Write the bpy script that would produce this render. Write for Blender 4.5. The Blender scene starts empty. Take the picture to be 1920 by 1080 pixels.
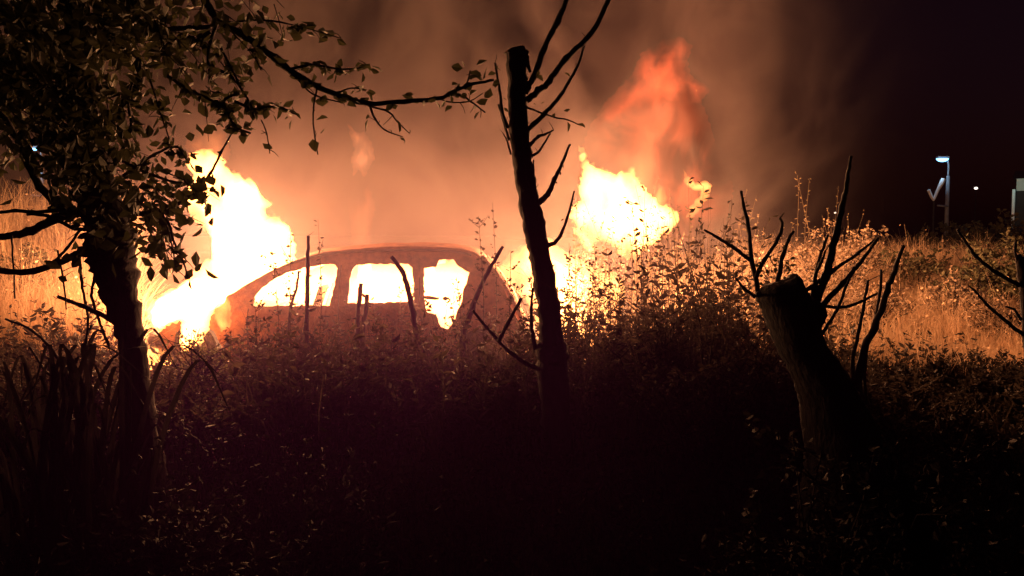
import bpy, math, random
import numpy as np
from mathutils import Vector, noise, Matrix
from mathutils.geometry import delaunay_2d_cdt
random.seed(7)
RN = np.random.default_rng(11)
R = math.radians
scene = bpy.context.scene
COL = scene.collection

# ------------------------------------------------------------------ camera, world, exposure
F = 1507.0
CAM = Vector((0, 0, 1.6))
PITCH = math.atan(100 / F)
cam = bpy.data.cameras.new('camera')
cam.lens = 36 * F / 1920
cam.clip_end = 600
cam.dof.use_dof = False
co = bpy.data.objects.new('camera', cam)
co.location = CAM
co.rotation_euler = (math.pi / 2 - PITCH, 0, 0)
COL.objects.link(co)
scene.camera = co

w = bpy.data.worlds.new('World'); scene.world = w; w.use_nodes = True
wn = w.node_tree.nodes; wl = w.node_tree.links
bg = wn['Background']
sky = wn.new('ShaderNodeTexSky'); sky.sky_type = 'NISHITA'; sky.sun_disc = False
sky.sun_elevation = R(-4); sky.sun_rotation = R(120)
tint = wn.new('ShaderNodeMix'); tint.data_type = 'RGBA'; tint.blend_type = 'MULTIPLY'
tint.inputs[0].default_value = 1; tint.inputs[7].default_value = (1.0, 0.42, 0.75, 1)
wl.new(sky.outputs[0], tint.inputs[6]); wl.new(tint.outputs[2], bg.inputs[0])
bg.inputs[1].default_value = 0.15

vs = scene.view_settings
vs.view_transform = 'Standard'; vs.look = 'None'; vs.exposure = 0; vs.gamma = 1
cy = scene.cycles
cy.volume_step_rate = 1.4; cy.volume_preview_step_rate = 2.0; cy.volume_max_steps = 40
cy.max_bounces = 4; cy.volume_bounces = 0; cy.diffuse_bounces = 2; cy.glossy_bounces = 1
cy.transmission_bounces = 3; cy.transparent_max_bounces = 12
cy.sample_clamp_indirect = 3; cy.sample_clamp_direct = 0
cy.use_denoising = True

def moonlight():
    l = bpy.data.lights.new('moonlight', 'SUN'); l.energy = 0.012; l.angle = R(0.5); l.color = (0.75, 0.6, 1.0)
    o = bpy.data.objects.new('moonlight', l); o.rotation_euler = (R(50), 0, R(-25)); COL.objects.link(o)
moonlight()

def at(px, py, Y):
    """photograph pixel (1920 wide) at depth Y -> world point"""
    dx = (px - 960) / F; dz = -(py - 540) / F
    c, s = math.cos(PITCH), math.sin(PITCH)
    d = Vector((dx, c + dz * s, -s + dz * c))
    return CAM + d * (Y / d.y)

FIRE = (1.0, 0.44, 0.185)
def fire_light(px, py, Y, watts, radius, color=FIRE):
    l = bpy.data.lights.new('firelight', 'POINT'); l.energy = watts; l.shadow_soft_size = radius; l.color = color
    o = bpy.data.objects.new('firelight', l); o.location = at(px, py, Y); COL.objects.link(o)
    return o
GAIN = 3.2
fire_light(430, 440, 10.0, 700 * GAIN, .45)
fire_light(330, 590, 9.6, 130 * GAIN, .25)
fire_light(560, 545, 10.1, 220 * GAIN, .2)
fire_light(715, 535, 10.1, 220 * GAIN, .2)
fire_light(840, 545, 10.1, 220 * GAIN, .2)
fire_light(1165, 390, 11.6, 1200 * GAIN, .5)
fire_light(1050, 520, 10.9, 350 * GAIN, .3)
fire_light(1085, 610, 9.9, 130 * GAIN, .15)
fire_light(1312, 365, 12.0, 420 * GAIN, .25)
fire_light(1225, 155, 12.8, 330 * GAIN, .4, (1, .33, .15))

# ------------------------------------------------------------------ node helpers
def newmat(name):
    m = bpy.data.materials.new(name); m.use_nodes = True
    nt = m.node_tree; nt.nodes.clear()
    out = nt.nodes.new('ShaderNodeOutputMaterial')
    return m, nt, out
def nd(nt, t, **kw):
    n = nt.nodes.new(t)
    for k, v in kw.items():
        if k.startswith('i_'):
            key = k[2:]; n.inputs[int(key) if key.isdigit() else key.replace('_', ' ')].default_value = v
        else: setattr(n, k, v)
    return n
def ramp(nt, stops):
    n = nt.nodes.new('ShaderNodeValToRGB'); e = n.color_ramp.elements
    while len(e) < len(stops): e.new(0.5)
    for k, (p, c) in enumerate(stops):
        e[k].position = p; e[k].color = c if len(c) == 4 else (*c, 1)
    return n
def surf(name, c1, c2, scale=6, rough=.8, bump=.3, bscale=40, stretch=(1, 1, 1), trans=0, metal=0, spec=.12):
    m, nt, out = newmat(name)
    tc = nd(nt, 'ShaderNodeNewGeometry'); mp = nd(nt, 'ShaderNodeMapping'); mp.inputs['Scale'].default_value = stretch
    nt.links.new(tc.outputs['Position'], mp.inputs[0])
    nz = nd(nt, 'ShaderNodeTexNoise', i_Scale=scale, i_Detail=6.0, i_Roughness=.65)
    nt.links.new(mp.outputs[0], nz.inputs['Vector'])
    rp = ramp(nt, [(.3, c1), (.7, c2)]); nt.links.new(nz.outputs[0], rp.inputs[0])
    b = nd(nt, 'ShaderNodeBsdfPrincipled', i_Roughness=rough, i_Metallic=metal); b.inputs['Specular IOR Level'].default_value = spec
    nt.links.new(rp.outputs[0], b.inputs['Base Color'])
    if bump:
        n2 = nd(nt, 'ShaderNodeTexNoise', i_Scale=bscale, i_Detail=5.0); nt.links.new(mp.outputs[0], n2.inputs['Vector'])
        bp = nd(nt, 'ShaderNodeBump', i_Strength=bump, i_Distance=.02); nt.links.new(n2.outputs[0], bp.inputs['Height'])
        nt.links.new(bp.outputs[0], b.inputs['Normal'])
    if trans:
        t = nd(nt, 'ShaderNodeBsdfTranslucent'); nt.links.new(rp.outputs[0], t.inputs[0])
        mx = nd(nt, 'ShaderNodeMixShader'); mx.inputs[0].default_value = trans
        nt.links.new(b.outputs[0], mx.inputs[1]); nt.links.new(t.outputs[0], mx.inputs[2])
        nt.links.new(mx.outputs[0], out.inputs[0])
    else: nt.links.new(b.outputs[0], out.inputs[0])
    return m
M_soil = surf('soil', (.035, .026, .018), (.10, .075, .045), 1.5, .95, .5, 14)
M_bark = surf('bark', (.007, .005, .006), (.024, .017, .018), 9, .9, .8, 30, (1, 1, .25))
M_stump = surf('shaded_bark', (.0015, .0012, .002), (.005, .004, .005), 9, .95, 1.0, 26, (1, 1, .3))  # shade put into the colour: blackened so the firelit trunk stays a silhouette
M_cut = surf('cut_wood', (.12, .08, .05), (.2, .14, .09), 20, .9, .4, 60)
M_leaf = surf('tree_leaf', (.015, .017, .008), (.038, .037, .017), 7, .7, 0, trans=.2)
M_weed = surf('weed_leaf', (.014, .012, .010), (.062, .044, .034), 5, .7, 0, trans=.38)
M_dark = surf('shaded_weed_leaf', (.006, .005, .006), (.017, .013, .014), 4, .7, 0, trans=.18)  # leaf colour darkened in place of shade, for foreground plants in silhouette
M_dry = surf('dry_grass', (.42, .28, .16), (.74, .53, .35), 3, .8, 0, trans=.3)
M_tan = surf('tan_leaf', (.14, .10, .07), (.26, .18, .12), 6, .8, 0, trans=.25)
M_bush = surf('bush_leaf', (.05, .052, .03), (.13, .11, .06), 6, .6, 0, trans=.3)
M_rust = surf('burnt_steel', (.07, .034, .024), (.32, .13, .07), 7, .75, .5, 45)
M_char = surf('charred_steel', (.02, .016, .015), (.07, .045, .035), 12, .8, .5, 60)
M_rubber = surf('charred_rubber', (.012, .012, .012), (.03, .03, .03), 12, .9, .5, 60)
M_pole = surf('galvanised_pole', (.16, .16, .17), (.24, .24, .26), 5, .5, 0)
M_wall = surf('pale_render', (.4, .42, .4), (.62, .65, .62), 2, .85, .2, 20)
M_tile = surf('roof_sheet', (.02, .02, .02), (.04, .04, .04), 4, .8, 0)
M_white = surf('white_bark', (.7, .7, .72), (.85, .85, .88), 8, .8, .2)

def emit_mat(name, col, strength):
    m, nt, out = newmat(name); e = nd(nt, 'ShaderNodeEmission', i_Strength=strength); e.inputs[0].default_value = (*col, 1)
    nt.links.new(e.outputs[0], out.inputs[0]); return m

def flame_mat(name, strength, col=(1, .33, .075), lo=.35, hi=.6, floor=.0, scale=2.6, seed=0.0):
    m, nt, out = newmat(name)
    g = nd(nt, 'ShaderNodeNewGeometry'); mp = nd(nt, 'ShaderNodeMapping')
    mp.inputs['Location'].default_value = (seed, seed * .7, 0); mp.inputs['Scale'].default_value = (1, .8, .6)
    nt.links.new(g.outputs['Position'], mp.inputs[0])
    nz = nd(nt, 'ShaderNodeTexNoise', i_Scale=scale, i_Detail=3.0, i_Roughness=.55, i_Distortion=.6)
    nt.links.new(mp.outputs[0], nz.inputs['Vector'])
    mr = nd(nt, 'ShaderNodeMapRange'); mr.interpolation_type = 'SMOOTHSTEP'
    mr.inputs['From Min'].default_value = lo; mr.inputs['From Max'].default_value = hi
    mr.inputs['To Min'].default_value = floor * strength; mr.inputs['To Max'].default_value = strength
    nt.links.new(nz.outputs[0], mr.inputs['Value'])
    e = nd(nt, 'ShaderNodeEmission'); e.inputs[0].default_value = (*col, 1)
    nt.links.new(mr.outputs[0], e.inputs['Strength']); nt.links.new(e.outputs[0], out.inputs['Volume'])
    return m

# ------------------------------------------------------------------ mesh helpers
class MB:
    def __init__(s): s.v = []; s.f = []; s.n = 0
    def add(s, V, Fc):
        V = np.asarray(V, dtype=np.float64).reshape(-1, 3); s.v.append(V)
        s.f += [tuple(i + s.n for i in f) for f in Fc]; s.n += len(V)
    def quads(s, V):     # V: (N,4,3)
        k = len(V)
        if not k: return
        s.v.append(np.asarray(V).reshape(-1, 3)); a = np.arange(k * 4).reshape(k, 4) + s.n
        s.f += list(map(tuple, a.tolist())); s.n += 4 * k
    def box(s, c, d, rot=None):
        x, y, z = d[0] / 2, d[1] / 2, d[2] / 2
        V = [Vector(p) for p in [(-x, -y, -z), (x, -y, -z), (x, y, -z), (-x, y, -z), (-x, -y, z), (x, -y, z), (x, y, z), (-x, y, z)]]
        if rot: V = [rot @ p for p in V]
        s.add([p + Vector(c) for p in V], [(0, 3, 2, 1), (4, 5, 6, 7), (0, 1, 5, 4), (1, 2, 6, 5), (2, 3, 7, 6), (3, 0, 4, 7)])
    def tube(s, P, rad, sides=8, rough=0.0, seed=0, cap=True, squash=1.0):
        P = [Vector(p) for p in P]; n = len(P)
        V = []; 
        prev = None
        for i in range(n):
            t = (P[min(i + 1, n - 1)] - P[max(i - 1, 0)])
            if t.length < 1e-6: t = Vector((0, 0, 1))
            t.normalize()
            a = prev if prev is not None else (Vector((0, 1, 0)) if abs(t.y) < .9 else Vector((1, 0, 0)))
            u = (a - t * a.dot(t)).normalized(); v = t.cross(u); prev = u
            for k in range(sides):
                th = 2 * math.pi * k / sides
                r = rad[i]
                d = u * math.cos(th) * squash + v * math.sin(th)
                if rough:
                    q = P[i] + d * r
                    r *= 1 + rough * (noise.noise(q * (1.2 / max(r, .01)) * .7 + Vector((seed, 0, 0))) + .6 * noise.noise(q * (3 / max(r, .01)) * .7))
                V.append(P[i] + d * r)
        Fc = []
        for i in range(n - 1):
            for k in range(sides):
                a = i * sides + k; b = i * sides + (k + 1) % sides
                Fc.append((a, b, b + sides, a + sides))
        if cap:
            Fc.append(tuple(range(sides - 1, -1, -1))); Fc.append(tuple(range((n - 1) * sides, n * sides)))
        s.add(V, Fc)
    def build(s, name, mat, parent=None, smooth=False):
        me = bpy.data.meshes.new(name)
        V = np.concatenate(s.v) if s.v else np.zeros((0, 3))
        off = np.zeros(3)
        if parent is not None: off = np.array(parent.location)
        me.from_pydata((V - off).tolist(), [], s.f)
        me.materials.append(mat)
        if smooth: me.polygons.foreach_set('use_smooth', [True] * len(me.polygons))
        o = bpy.data.objects.new(name, me); COL.objects.link(o)
        if parent is not None: o.parent = parent
        return o
def tag(o, label=None, cat=None, group=None, kind=None):
    if label: o['label'] = label
    if cat: o['category'] = cat
    if group: o['group'] = group
    if kind: o['kind'] = kind
    return o
def thing(name, loc, label, cat, group=None):
    o = bpy.data.objects.new(name, None); o.location = loc; o.empty_display_size = .1; COL.objects.link(o)
    return tag(o, label, cat, group)

def smooth_path(P, n=5):
    P = [Vector(p) for p in P]
    if len(P) == 2: P = [P[0], P[0].lerp(P[1], .5), P[1]]
    Q = [P[0] * 2 - P[1]] + P + [P[-1] * 2 - P[-2]]; out = []
    for i in range(1, len(Q) - 2):
        a, b, c, d = Q[i - 1], Q[i], Q[i + 1], Q[i + 2]
        for k in range(n):
            t = k / n
            out.append(.5 * ((2 * b) + (c - a) * t + (2 * a - 5 * b + 4 * c - d) * t * t + (3 * b - a - 3 * c + d) * t ** 3))
    out.append(P[-1]); return out
def branch(mb, pts, Y, r0, r1, kink=.2, sides=7, rough=.25, Y2=None):
    """traced stem: px points, radii in px at depth Y"""
    n = len(pts); Y2 = Y if Y2 is None else Y2
    P = [at(p[0], p[1], Y + (Y2 - Y) * i / max(1, n - 1)) for i, p in enumerate(pts)]
    P = smooth_path(P); m = len(P); s = Y / F
    rad = [max(.0014, (r0 + (r1 - r0) * i / (m - 1)) * s) for i in range(m)]
    for i in range(1, m - 1):
        j = max(rad[i], .003) * kink
        P[i] = P[i] + Vector((random.uniform(-j, j), random.uniform(-j * 3, j * 3), random.uniform(-j, j)))
        if i % 5 == 0: rad[i] *= 1.14        # nodes
    mb.tube(P, rad, sides, rough, random.random() * 50)
    return P

def leaves(C, D, L, W, curl=.25, rng=RN):
    """leaf blades as two folded quads: C base (N,3), D direction (N,3), L,W (N,) -> (2N,4,3)"""
    N = len(C); C = np.asarray(C, float); D = np.asarray(D, float); D = D / (np.linalg.norm(D, axis=1, keepdims=True) + 1e-9)
    rnd = rng.normal(size=(N, 3)); S = np.cross(D, rnd); S /= (np.linalg.norm(S, axis=1, keepdims=True) + 1e-9)
    Nn = np.cross(D, S); L = np.asarray(L).reshape(-1, 1); W = np.asarray(W).reshape(-1, 1)
    tip = C + D * L + Nn * L * curl * rng.uniform(-1, 1, (N, 1))
    a = C + D * L * .42 + S * W * .5 + Nn * W * .22; b = C + D * L * .42 - S * W * .5 + Nn * W * .22
    a2 = C + D * L * .78 + S * W * .30 + Nn * W * .15; b2 = C + D * L * .78 - S * W * .30 + Nn * W * .15
    q1 = np.stack([C, a, a2, tip], 1); q2 = np.stack([C, tip, b2, b], 1)
    return np.concatenate([q1, q2])
def blades(C, H, W, lean, rng=RN):
    """grass blades, 2 stacked tapering quads each"""
    N = len(C); C = np.asarray(C, float); H = np.asarray(H).reshape(-1, 1); W = np.asarray(W).reshape(-1, 1)
    th = rng.uniform(0, 2 * np.pi, N); dr = np.stack([np.cos(th), np.sin(th), 0 * th], 1)
    ph = rng.uniform(0, 2 * np.pi, N); sd = np.stack([np.cos(ph), np.sin(ph) * .4, 0 * ph], 1)
    ln = (np.asarray(lean) * np.abs(rng.normal(1, .6, N))).reshape(-1, 1)
    up = np.array([[0, 0, 1.0]])
    m = C + up * H * .5 + dr * H * ln * .25; t = C + up * H * (1 - .25 * ln) + dr * H * ln
    k = .5
    q1 = np.stack([C - sd * W * k, C + sd * W * k, m + sd * W * k * .8, m - sd * W * k * .8], 1)
    q2 = np.stack([m - sd * W * k * .8, m + sd * W * k * .8, t + sd * W * .08, t - sd * W * .08], 1)
    return np.concatenate([q1, q2])

def inside(poly, x, y):
    poly = np.asarray(poly, float); x = np.asarray(x, float); y = np.asarray(y, float)
    r = np.zeros(x.shape, bool); j = len(poly) - 1
    for i in range(len(poly)):
        xi, yi = poly[i]; xj, yj = poly[j]
        c = ((yi > y) != (yj > y)) & (x < (xj - xi) * (y - yi) / (yj - yi + 1e-12) + xi); r ^= c; j = i
    return r
def edge_dist(poly, x, y):
    poly = np.asarray(poly, float); d = np.full(np.shape(x), 1e9)
    for i in range(len(poly)):
        a = poly[i]; b = poly[(i + 1) % len(poly)]; ab = b - a
        t = np.clip(((x - a[0]) * ab[0] + (y - a[1]) * ab[1]) / (ab @ ab + 1e-9), 0, 1)
        d = np.minimum(d, np.hypot(x - a[0] - t * ab[0], y - a[1] - t * ab[1]))
    return d
def resample(poly, step, jit, rnd):
    out = []
    for i in range(len(poly)):
        a = poly[i]; b = poly[(i + 1) % len(poly)]; L = math.hypot(b[0] - a[0], b[1] - a[1]); n = max(1, int(L / step))
        nx, ny = (b[1] - a[1]) / (L + 1e-9), -(b[0] - a[0]) / (L + 1e-9)
        for k in range(n):
            t = k / n; j = rnd.uniform(-jit, jit) if k else 0
            out.append((a[0] + (b[0] - a[0]) * t + nx * j, a[1] + (b[1] - a[1]) * t + ny * j))
    return out
def cdt(outer, holes, step, rnd):
    loops = [outer] + holes; V = []; E = []
    for lp in loops:
        s = len(V); V += [Vector(p) for p in lp]; E += [(s + i, s + (i + 1) % len(lp)) for i in range(len(lp))]
    xs = [p[0] for p in outer]; ys = [p[1] for p in outer]
    X, Yg = np.meshgrid(np.arange(min(xs), max(xs), step), np.arange(min(ys), max(ys), step)); X = X.ravel() + RN.uniform(-.25, .25, X.size) * step; Yg = Yg.ravel() + RN.uniform(-.25, .25, Yg.size) * step
    ok = inside(outer, X, Yg) & (edge_dist(outer, X, Yg) > step * .5)
    for h in holes: ok &= ~inside(h, X, Yg) & (edge_dist(h, X, Yg) > step * .5)
    V += [Vector((a, b)) for a, b in zip(X[ok], Yg[ok])]
    v, e, f, *_ = delaunay_2d_cdt(V, E, [], 0, 1e-5)
    v = np.array([(p.x, p.y) for p in v])
    cen = np.array([v[list(t)].mean(0) for t in f])
    ok = inside(outer, cen[:, 0], cen[:, 1])
    for h in holes: ok &= ~inside(h, cen[:, 0], cen[:, 1])
    return v, [t for t, k in zip(f, ok) if k]
def inflate(name, poly, Y, depth, mat, step=9, jit=1.5, wave=.25, seed=0, parent=None, soft=False, prof=.5):
    """closed billowing body with the given outline, its own depth and thickness"""
    rnd = random.Random(seed); outer = resample(poly, step * .6, jit, rnd)
    v, f = cdt(outer, [], step, rnd)
    d = edge_dist(outer, v[:, 0], v[:, 1]); dm = max(d.max(), 1e-3)
    half = depth / 2 * np.clip(d / dm, 0, 1) ** 1.6 if soft else depth / 2 * np.clip(d / dm * 1.5, 0, 1) ** prof
    half = half + .02; s = Y / F; front = []; back = []
    for (x, y), h in zip(v, half):
        p = at(x, y, Y)
        wv = wave * noise.noise(p * 1.3 + Vector((seed, 3, 1)))
        n1 = 1 + .45 * noise.noise(p * 2.6 + Vector((seed, 0, 0))); n2 = 1 + .45 * noise.noise(p * 2.6 + Vector((0, seed, 9)))
        front.append(p + Vector((0, wv - h * n1, 0))); back.append(p + Vector((0, wv + h * n2, 0)))
    N = len(v); F1 = [tuple(t) for t in f]; F2 = [tuple(N + i for i in reversed(t)) for t in f]; cnt = {}
    for t in f:
        for a, b in ((t[0], t[1]), (t[1], t[2]), (t[2], t[0])): cnt.setdefault(frozenset((a, b)), []).append((a, b))
    F3 = [(e[0][1], e[0][0], e[0][0] + N, e[0][1] + N) for e in cnt.values() if len(e) == 1]
    mb = MB(); mb.add(front + back, F1 + F2 + F3)
    o = mb.build(name, mat, parent, True)
    import bmesh
    bm = bmesh.new(); bm.from_mesh(o.data)
    bmesh.ops.delete(bm, geom=[q for q in bm.verts if not q.link_faces], context='VERTS')
    bmesh.ops.recalc_face_normals(bm, faces=bm.faces); bm.to_mesh(o.data); bm.free()
    return o

# ------------------------------------------------------------------ ground
def ss(a, b, x):
    t = min(1, max(0, (x - a) / (b - a))); return t * t * (3 - 2 * t)
def gz(x, y):
    z = -1.0 * (1 - ss(4.0, 7.7, y))  # near ground dropped so the crest shades it from the fire
    z += .7 * ss(9.3, 17, y) * ss(1.5, 6.0, x)
    z += 1.25 * ss(9.2, 14, y) * ss(3.0, 6.5, -x)
    z += .05 * noise.noise(Vector((x * .5, y * .5, 0))) * ss(60, 10, y) + .12 * noise.noise(Vector((x * .12, y * .12, 5)))
    return z
def ground():
    xs = np.concatenate([-np.geomspace(150, 12, 14), np.linspace(-11, 14, 90), np.geomspace(15, 150, 14)])
    ys = np.concatenate([np.linspace(-12, 2, 8), np.linspace(2.4, 26, 90), np.geomspace(27, 260, 18)])
    mb = MB(); V = [(x, y, gz(x, y)) for y in ys for x in xs]; n = len(xs)
    mb.add(V, [(j * n + i, j * n + i + 1, (j + 1) * n + i + 1, (j + 1) * n + i) for j in range(len(ys) - 1) for i in range(n - 1)])
    tag(mb.build('ground', M_soil, None, True), kind='structure')
ground()
gzv = np.vectorize(gz)

# ------------------------------------------------------------------ smoke, plus haze added for lens veil
def smoke():
    import bmesh
    bm = bmesh.new(); bmesh.ops.create_icosphere(bm, subdivisions=4, radius=1)
    for v in bm.verts:
        q = v.co.copy(); k = (abs(q.x) ** 5 + abs(q.y) ** 5 + abs(q.z) ** 5) ** -.2; q *= k * (1 + .03 * noise.noise(q * 2))
        v.co = Vector((q.x * 11, q.y * 8.8, q.z * 5.6)) + Vector((-2.8, 10.7, 4.9)); v.co.z = max(v.co.z, -1.1)
    me = bpy.data.meshes.new('smoke'); bm.to_mesh(me); bm.free()
    m, nt, out = newmat('fire_smoke'); L = nt.links.new
    g = nd(nt, 'ShaderNodeNewGeometry'); sp = nd(nt, 'ShaderNodeSeparateXYZ'); L(g.outputs['Position'], sp.inputs[0])
    mp = nd(nt, 'ShaderNodeMapping'); mp.inputs['Scale'].default_value = (1, .8, .8); mp.inputs['Location'].default_value = SMOKE_OFF
    L(g.outputs['Position'], mp.inputs[0])
    nz = nd(nt, 'ShaderNodeTexNoise', i_Scale=.5, i_Detail=4.0, i_Roughness=.56, i_Distortion=1.3); L(mp.outputs[0], nz.inputs['Vector'])
    def mapr(src, a, b, c, d):
        r = nd(nt, 'ShaderNodeMapRange'); r.interpolation_type = 'SMOOTHSTEP'
        for k, x in (('From Min', a), ('From Max', b), ('To Min', c), ('To Max', d)): r.inputs[k].default_value = x
        L(src, r.inputs['Value']); return r.outputs[0]
    def mul(a, b, op='MULTIPLY'):
        r = nd(nt, 'ShaderNodeMath', operation=op); L(a, r.inputs[0]); 
        if isinstance(b, float): r.inputs[1].default_value = b
        else: L(b, r.inputs[1])
        return r.outputs[0]
    wob = mapr(nz.outputs[0], .25, .75, -2.2, 2.2); xw = mul(sp.outputs[0], wob, 'ADD')
    d = mapr(nz.outputs[0], .42, .60, SMOKE_LO, SMOKE_HI)
    d = mul(d, mapr(xw, 4.2, 6.8, 1.0, 0.0)); d = mul(d, mapr(xw, -12.5, -8.0, 0.0, 1.0))
    d = mul(d, mapr(sp.outputs[1], 11.6, 15.5, 0.0, 1.0)); d = mul(d, mapr(sp.outputs[1], 17.0, 19.3, 1.0, 0.0)); d = mul(d, mapr(sp.outputs[2], 7.0, 10.0, 1.0, 0.0))
    # thin smoke added round the car, standing in for glare over its flank
    v1 = nd(nt, 'ShaderNodeVectorMath', operation='SUBTRACT'); v1.inputs[1].default_value = (-1.4, 9.4, 1.0); L(g.outputs['Position'], v1.inputs[0])
    v2 = nd(nt, 'ShaderNodeVectorMath', operation='MULTIPLY'); v2.inputs[1].default_value = (.19, .32, .33); L(v1.outputs[0], v2.inputs[0])
    v3 = nd(nt, 'ShaderNodeVectorMath', operation='LENGTH'); L(v2.outputs[0], v3.inputs[0])
    d = mul(d, mapr(v3.outputs['Value'], .25, 1.0, LENS_GLARE, 0.0), 'ADD')
    # purple smoke added in front, standing in for lens veil over the foreground
    w1 = nd(nt, 'ShaderNodeVectorMath', operation='SUBTRACT'); w1.inputs[1].default_value = (-.8, 5.6, 0.2); L(g.outputs['Position'], w1.inputs[0])
    w2 = nd(nt, 'ShaderNodeVectorMath', operation='MULTIPLY'); w2.inputs[1].default_value = (.25, .27, .42); L(w1.outputs[0], w2.inputs[0])
    w3 = nd(nt, 'ShaderNodeVectorMath', operation='LENGTH'); L(w2.outputs[0], w3.inputs[0])
    d = mul(d, mapr(w3.outputs['Value'], .1, 1.0, LENS_LIFT, 0.0), 'ADD')
    cm = nd(nt, 'ShaderNodeMix', data_type='RGBA'); cm.inputs[6].default_value = (.62, .16, 1, 1); cm.inputs[7].default_value = (.70, .56, .54, 1)
    L(mapr(sp.outputs[1], 6.5, 9.0, 0.0, 1.0), cm.inputs[0])
    pv = nd(nt, 'ShaderNodeVolumePrincipled'); L(cm.outputs[2], pv.inputs['Color']); pv.inputs['Anisotropy'].default_value = 0
    L(d, pv.inputs['Density']); L(pv.outputs[0], out.inputs['Volume'])
    me.materials.append(m)
    o = bpy.data.objects.new('smoke', me); COL.objects.link(o)
    tag(o, 'billowing orange lit smoke rising behind the burning car', 'smoke', kind='stuff')
SMOKE_OFF = (0, 0, 0); LENS_LIFT = .009; SMOKE_LO, SMOKE_HI, LENS_GLARE = .002, .052, .050
smoke()

def lens_haze():
    mb = MB(); mb.box((0, 110, 19), (310, 310, 46)); m, nt, out = newmat('lens_haze')
    pv = nd(nt, 'ShaderNodeVolumePrincipled', i_Density=.0001); pv.inputs['Color'].default_value = (.8, .3, 1, 1)  # thin purple haze added to lift the blacks like lens veil
    nt.links.new(pv.outputs[0], out.inputs['Volume'])
    tag(mb.build('lens_haze', m), kind='stuff')
lens_haze()

# ------------------------------------------------------------------ flames
G = 'flames of the car fire'
def flame(poly, Y, depth, strength, label, seed, name='flame', **kw):
    k = dict(step=7, jit=2.2, wave=.25, soft=False, prof=.9)
    for q in list(k):
        if q in kw: k[q] = kw.pop(q)
    o = inflate(name, poly, Y, depth, flame_mat('flame_%d' % seed, strength, seed=seed * 3.1, **kw), seed=seed, **k)
    return tag(o, label, 'flame', G)
flame([(355,300),(362,285),(378,277),(400,282),(412,300),(418,318),(432,322),(445,330),(465,336),(483,350),(486,362),(505,372),(518,383),(508,388),(497,392),(500,402),(520,405),(535,420),(545,445),(550,470),(560,520),(520,560),(440,580),(425,590),(415,612),(402,610),(395,605),(390,625),(385,642),(360,655),(343,650),(342,630),(344,600),(330,608),(305,622),(290,620),(276,600),(273,580),(285,568),(300,555),(320,545),(345,535),(360,510),(375,495),(398,485),(402,465),(395,440),(375,420),(362,395),(350,378),(346,360),(365,345),(360,320)],
      9.9, 1.3, 22, 'tall white hot flame leaping from the front of the car', 1, floor=.14, jit=5.5, prof=.55)
flame([(468,578),(470,520),(520,492),(640,484),(760,484),(880,486),(905,520),(890,580),(860,625),(820,625),(800,590),(640,585)],
      10.05, .9, 15, 'white flame filling the cabin behind the side windows', 2, floor=.1, lo=.3, hi=.52, wave=.05)
flame([(1085,272),(1095,275),(1105,300),(1125,315),(1150,325),(1175,322),(1187,306),(1192,325),(1200,345),(1215,362),(1232,378),(1262,390),(1276,398),(1275,415),(1262,428),(1240,445),(1215,465),(1200,478),(1185,492),(1165,482),(1150,465),(1128,452),(1110,455),(1092,440),(1075,425),(1068,400),(1072,385),(1090,375),(1083,350),(1092,330),(1088,300)],
      11.6, 1.3, 20, 'big yellow white flame beyond the rear of the car', 3, floor=.1, jit=4.5, prof=.65)
flame([(935,500),(950,478),(975,460),(1000,450),(1030,445),(1050,465),(1080,480),(1110,490),(1150,500),(1175,540),(1160,620),(1120,650),(1060,670),(1010,640),(990,570),(965,550)],
      10.9, .9, 26, 'low flame burning through the weeds behind the pruned tree', 4, floor=.1, jit=3)
flame([(1281,316),(1290,330),(1305,343),(1322,338),(1337,348),(1332,368),(1318,388),(1303,408),(1288,408),(1296,385),(1312,370),(1316,358),(1300,356),(1286,345)],
      12.0, .3, 9, 'small hooked orange flame right of the big flame', 5, floor=.2)
flame([(1070,425),(1095,430),(1110,450),(1118,478),(1105,478),(1085,455)], 11.3, .3, 22, 'small yellow lick below the left side of the big flame', 12, floor=.3)
flame([(1228,395),(1225,370),(1236,345),(1248,352),(1252,375),(1250,398)], 11.7, .3, 6, 'short orange flame tip on the right shoulder of the big flame', 13, floor=.3)
flame([(655,235),(672,250),(684,248),(700,270),(704,300),(694,312),(684,332),(672,318),(662,330),(660,296),(668,280)], 12.0, .5, 2.2, 'faint detached pink flame above the car roof', 6, soft=True, floor=.3, col=(1, .3, .12))
flame([(650,370),(690,345),(705,390),(700,470),(660,470),(655,420)], 11.8, .5, .9, 'faint red flame behind the car roof', 7, soft=True, floor=.1, col=(1, .2, .06))
flame([(1105,240),(1135,190),(1185,140),(1205,95),(1245,75),(1275,72),(1300,85),(1285,130),(1310,150),(1335,165),(1310,195),(1285,190),(1250,185),(1235,215),(1200,215),(1170,235),(1140,245)],
      12.6, 1.4, 2.2, 'faint red flame plume drifting up into the smoke', 8, soft=True, floor=.0, col=(1, .12, .035), scale=1.7, lo=.38, hi=.68)
flame([(1085,290),(1105,235),(1150,190),(1200,150),(1240,110),(1290,110),(1310,170),(1330,230),(1350,290),(1372,350),(1360,420),(1290,455),(1200,480),(1100,450),(1075,370)],
      12.3, 1.4, 1.7, 'dull red glow of thin flame around the big flame', 9, soft=True, floor=.1, col=(1, .16, .05), scale=1.6)
flame([(280,645),(300,635),(335,650),(345,670),(320,700),(306,724),(288,724),(276,690)], 9.3, .4, 22, 'ground flame in the weeds right of the thick trunk', 10, floor=.15, lo=.4, hi=.55, scale=6)
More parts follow.
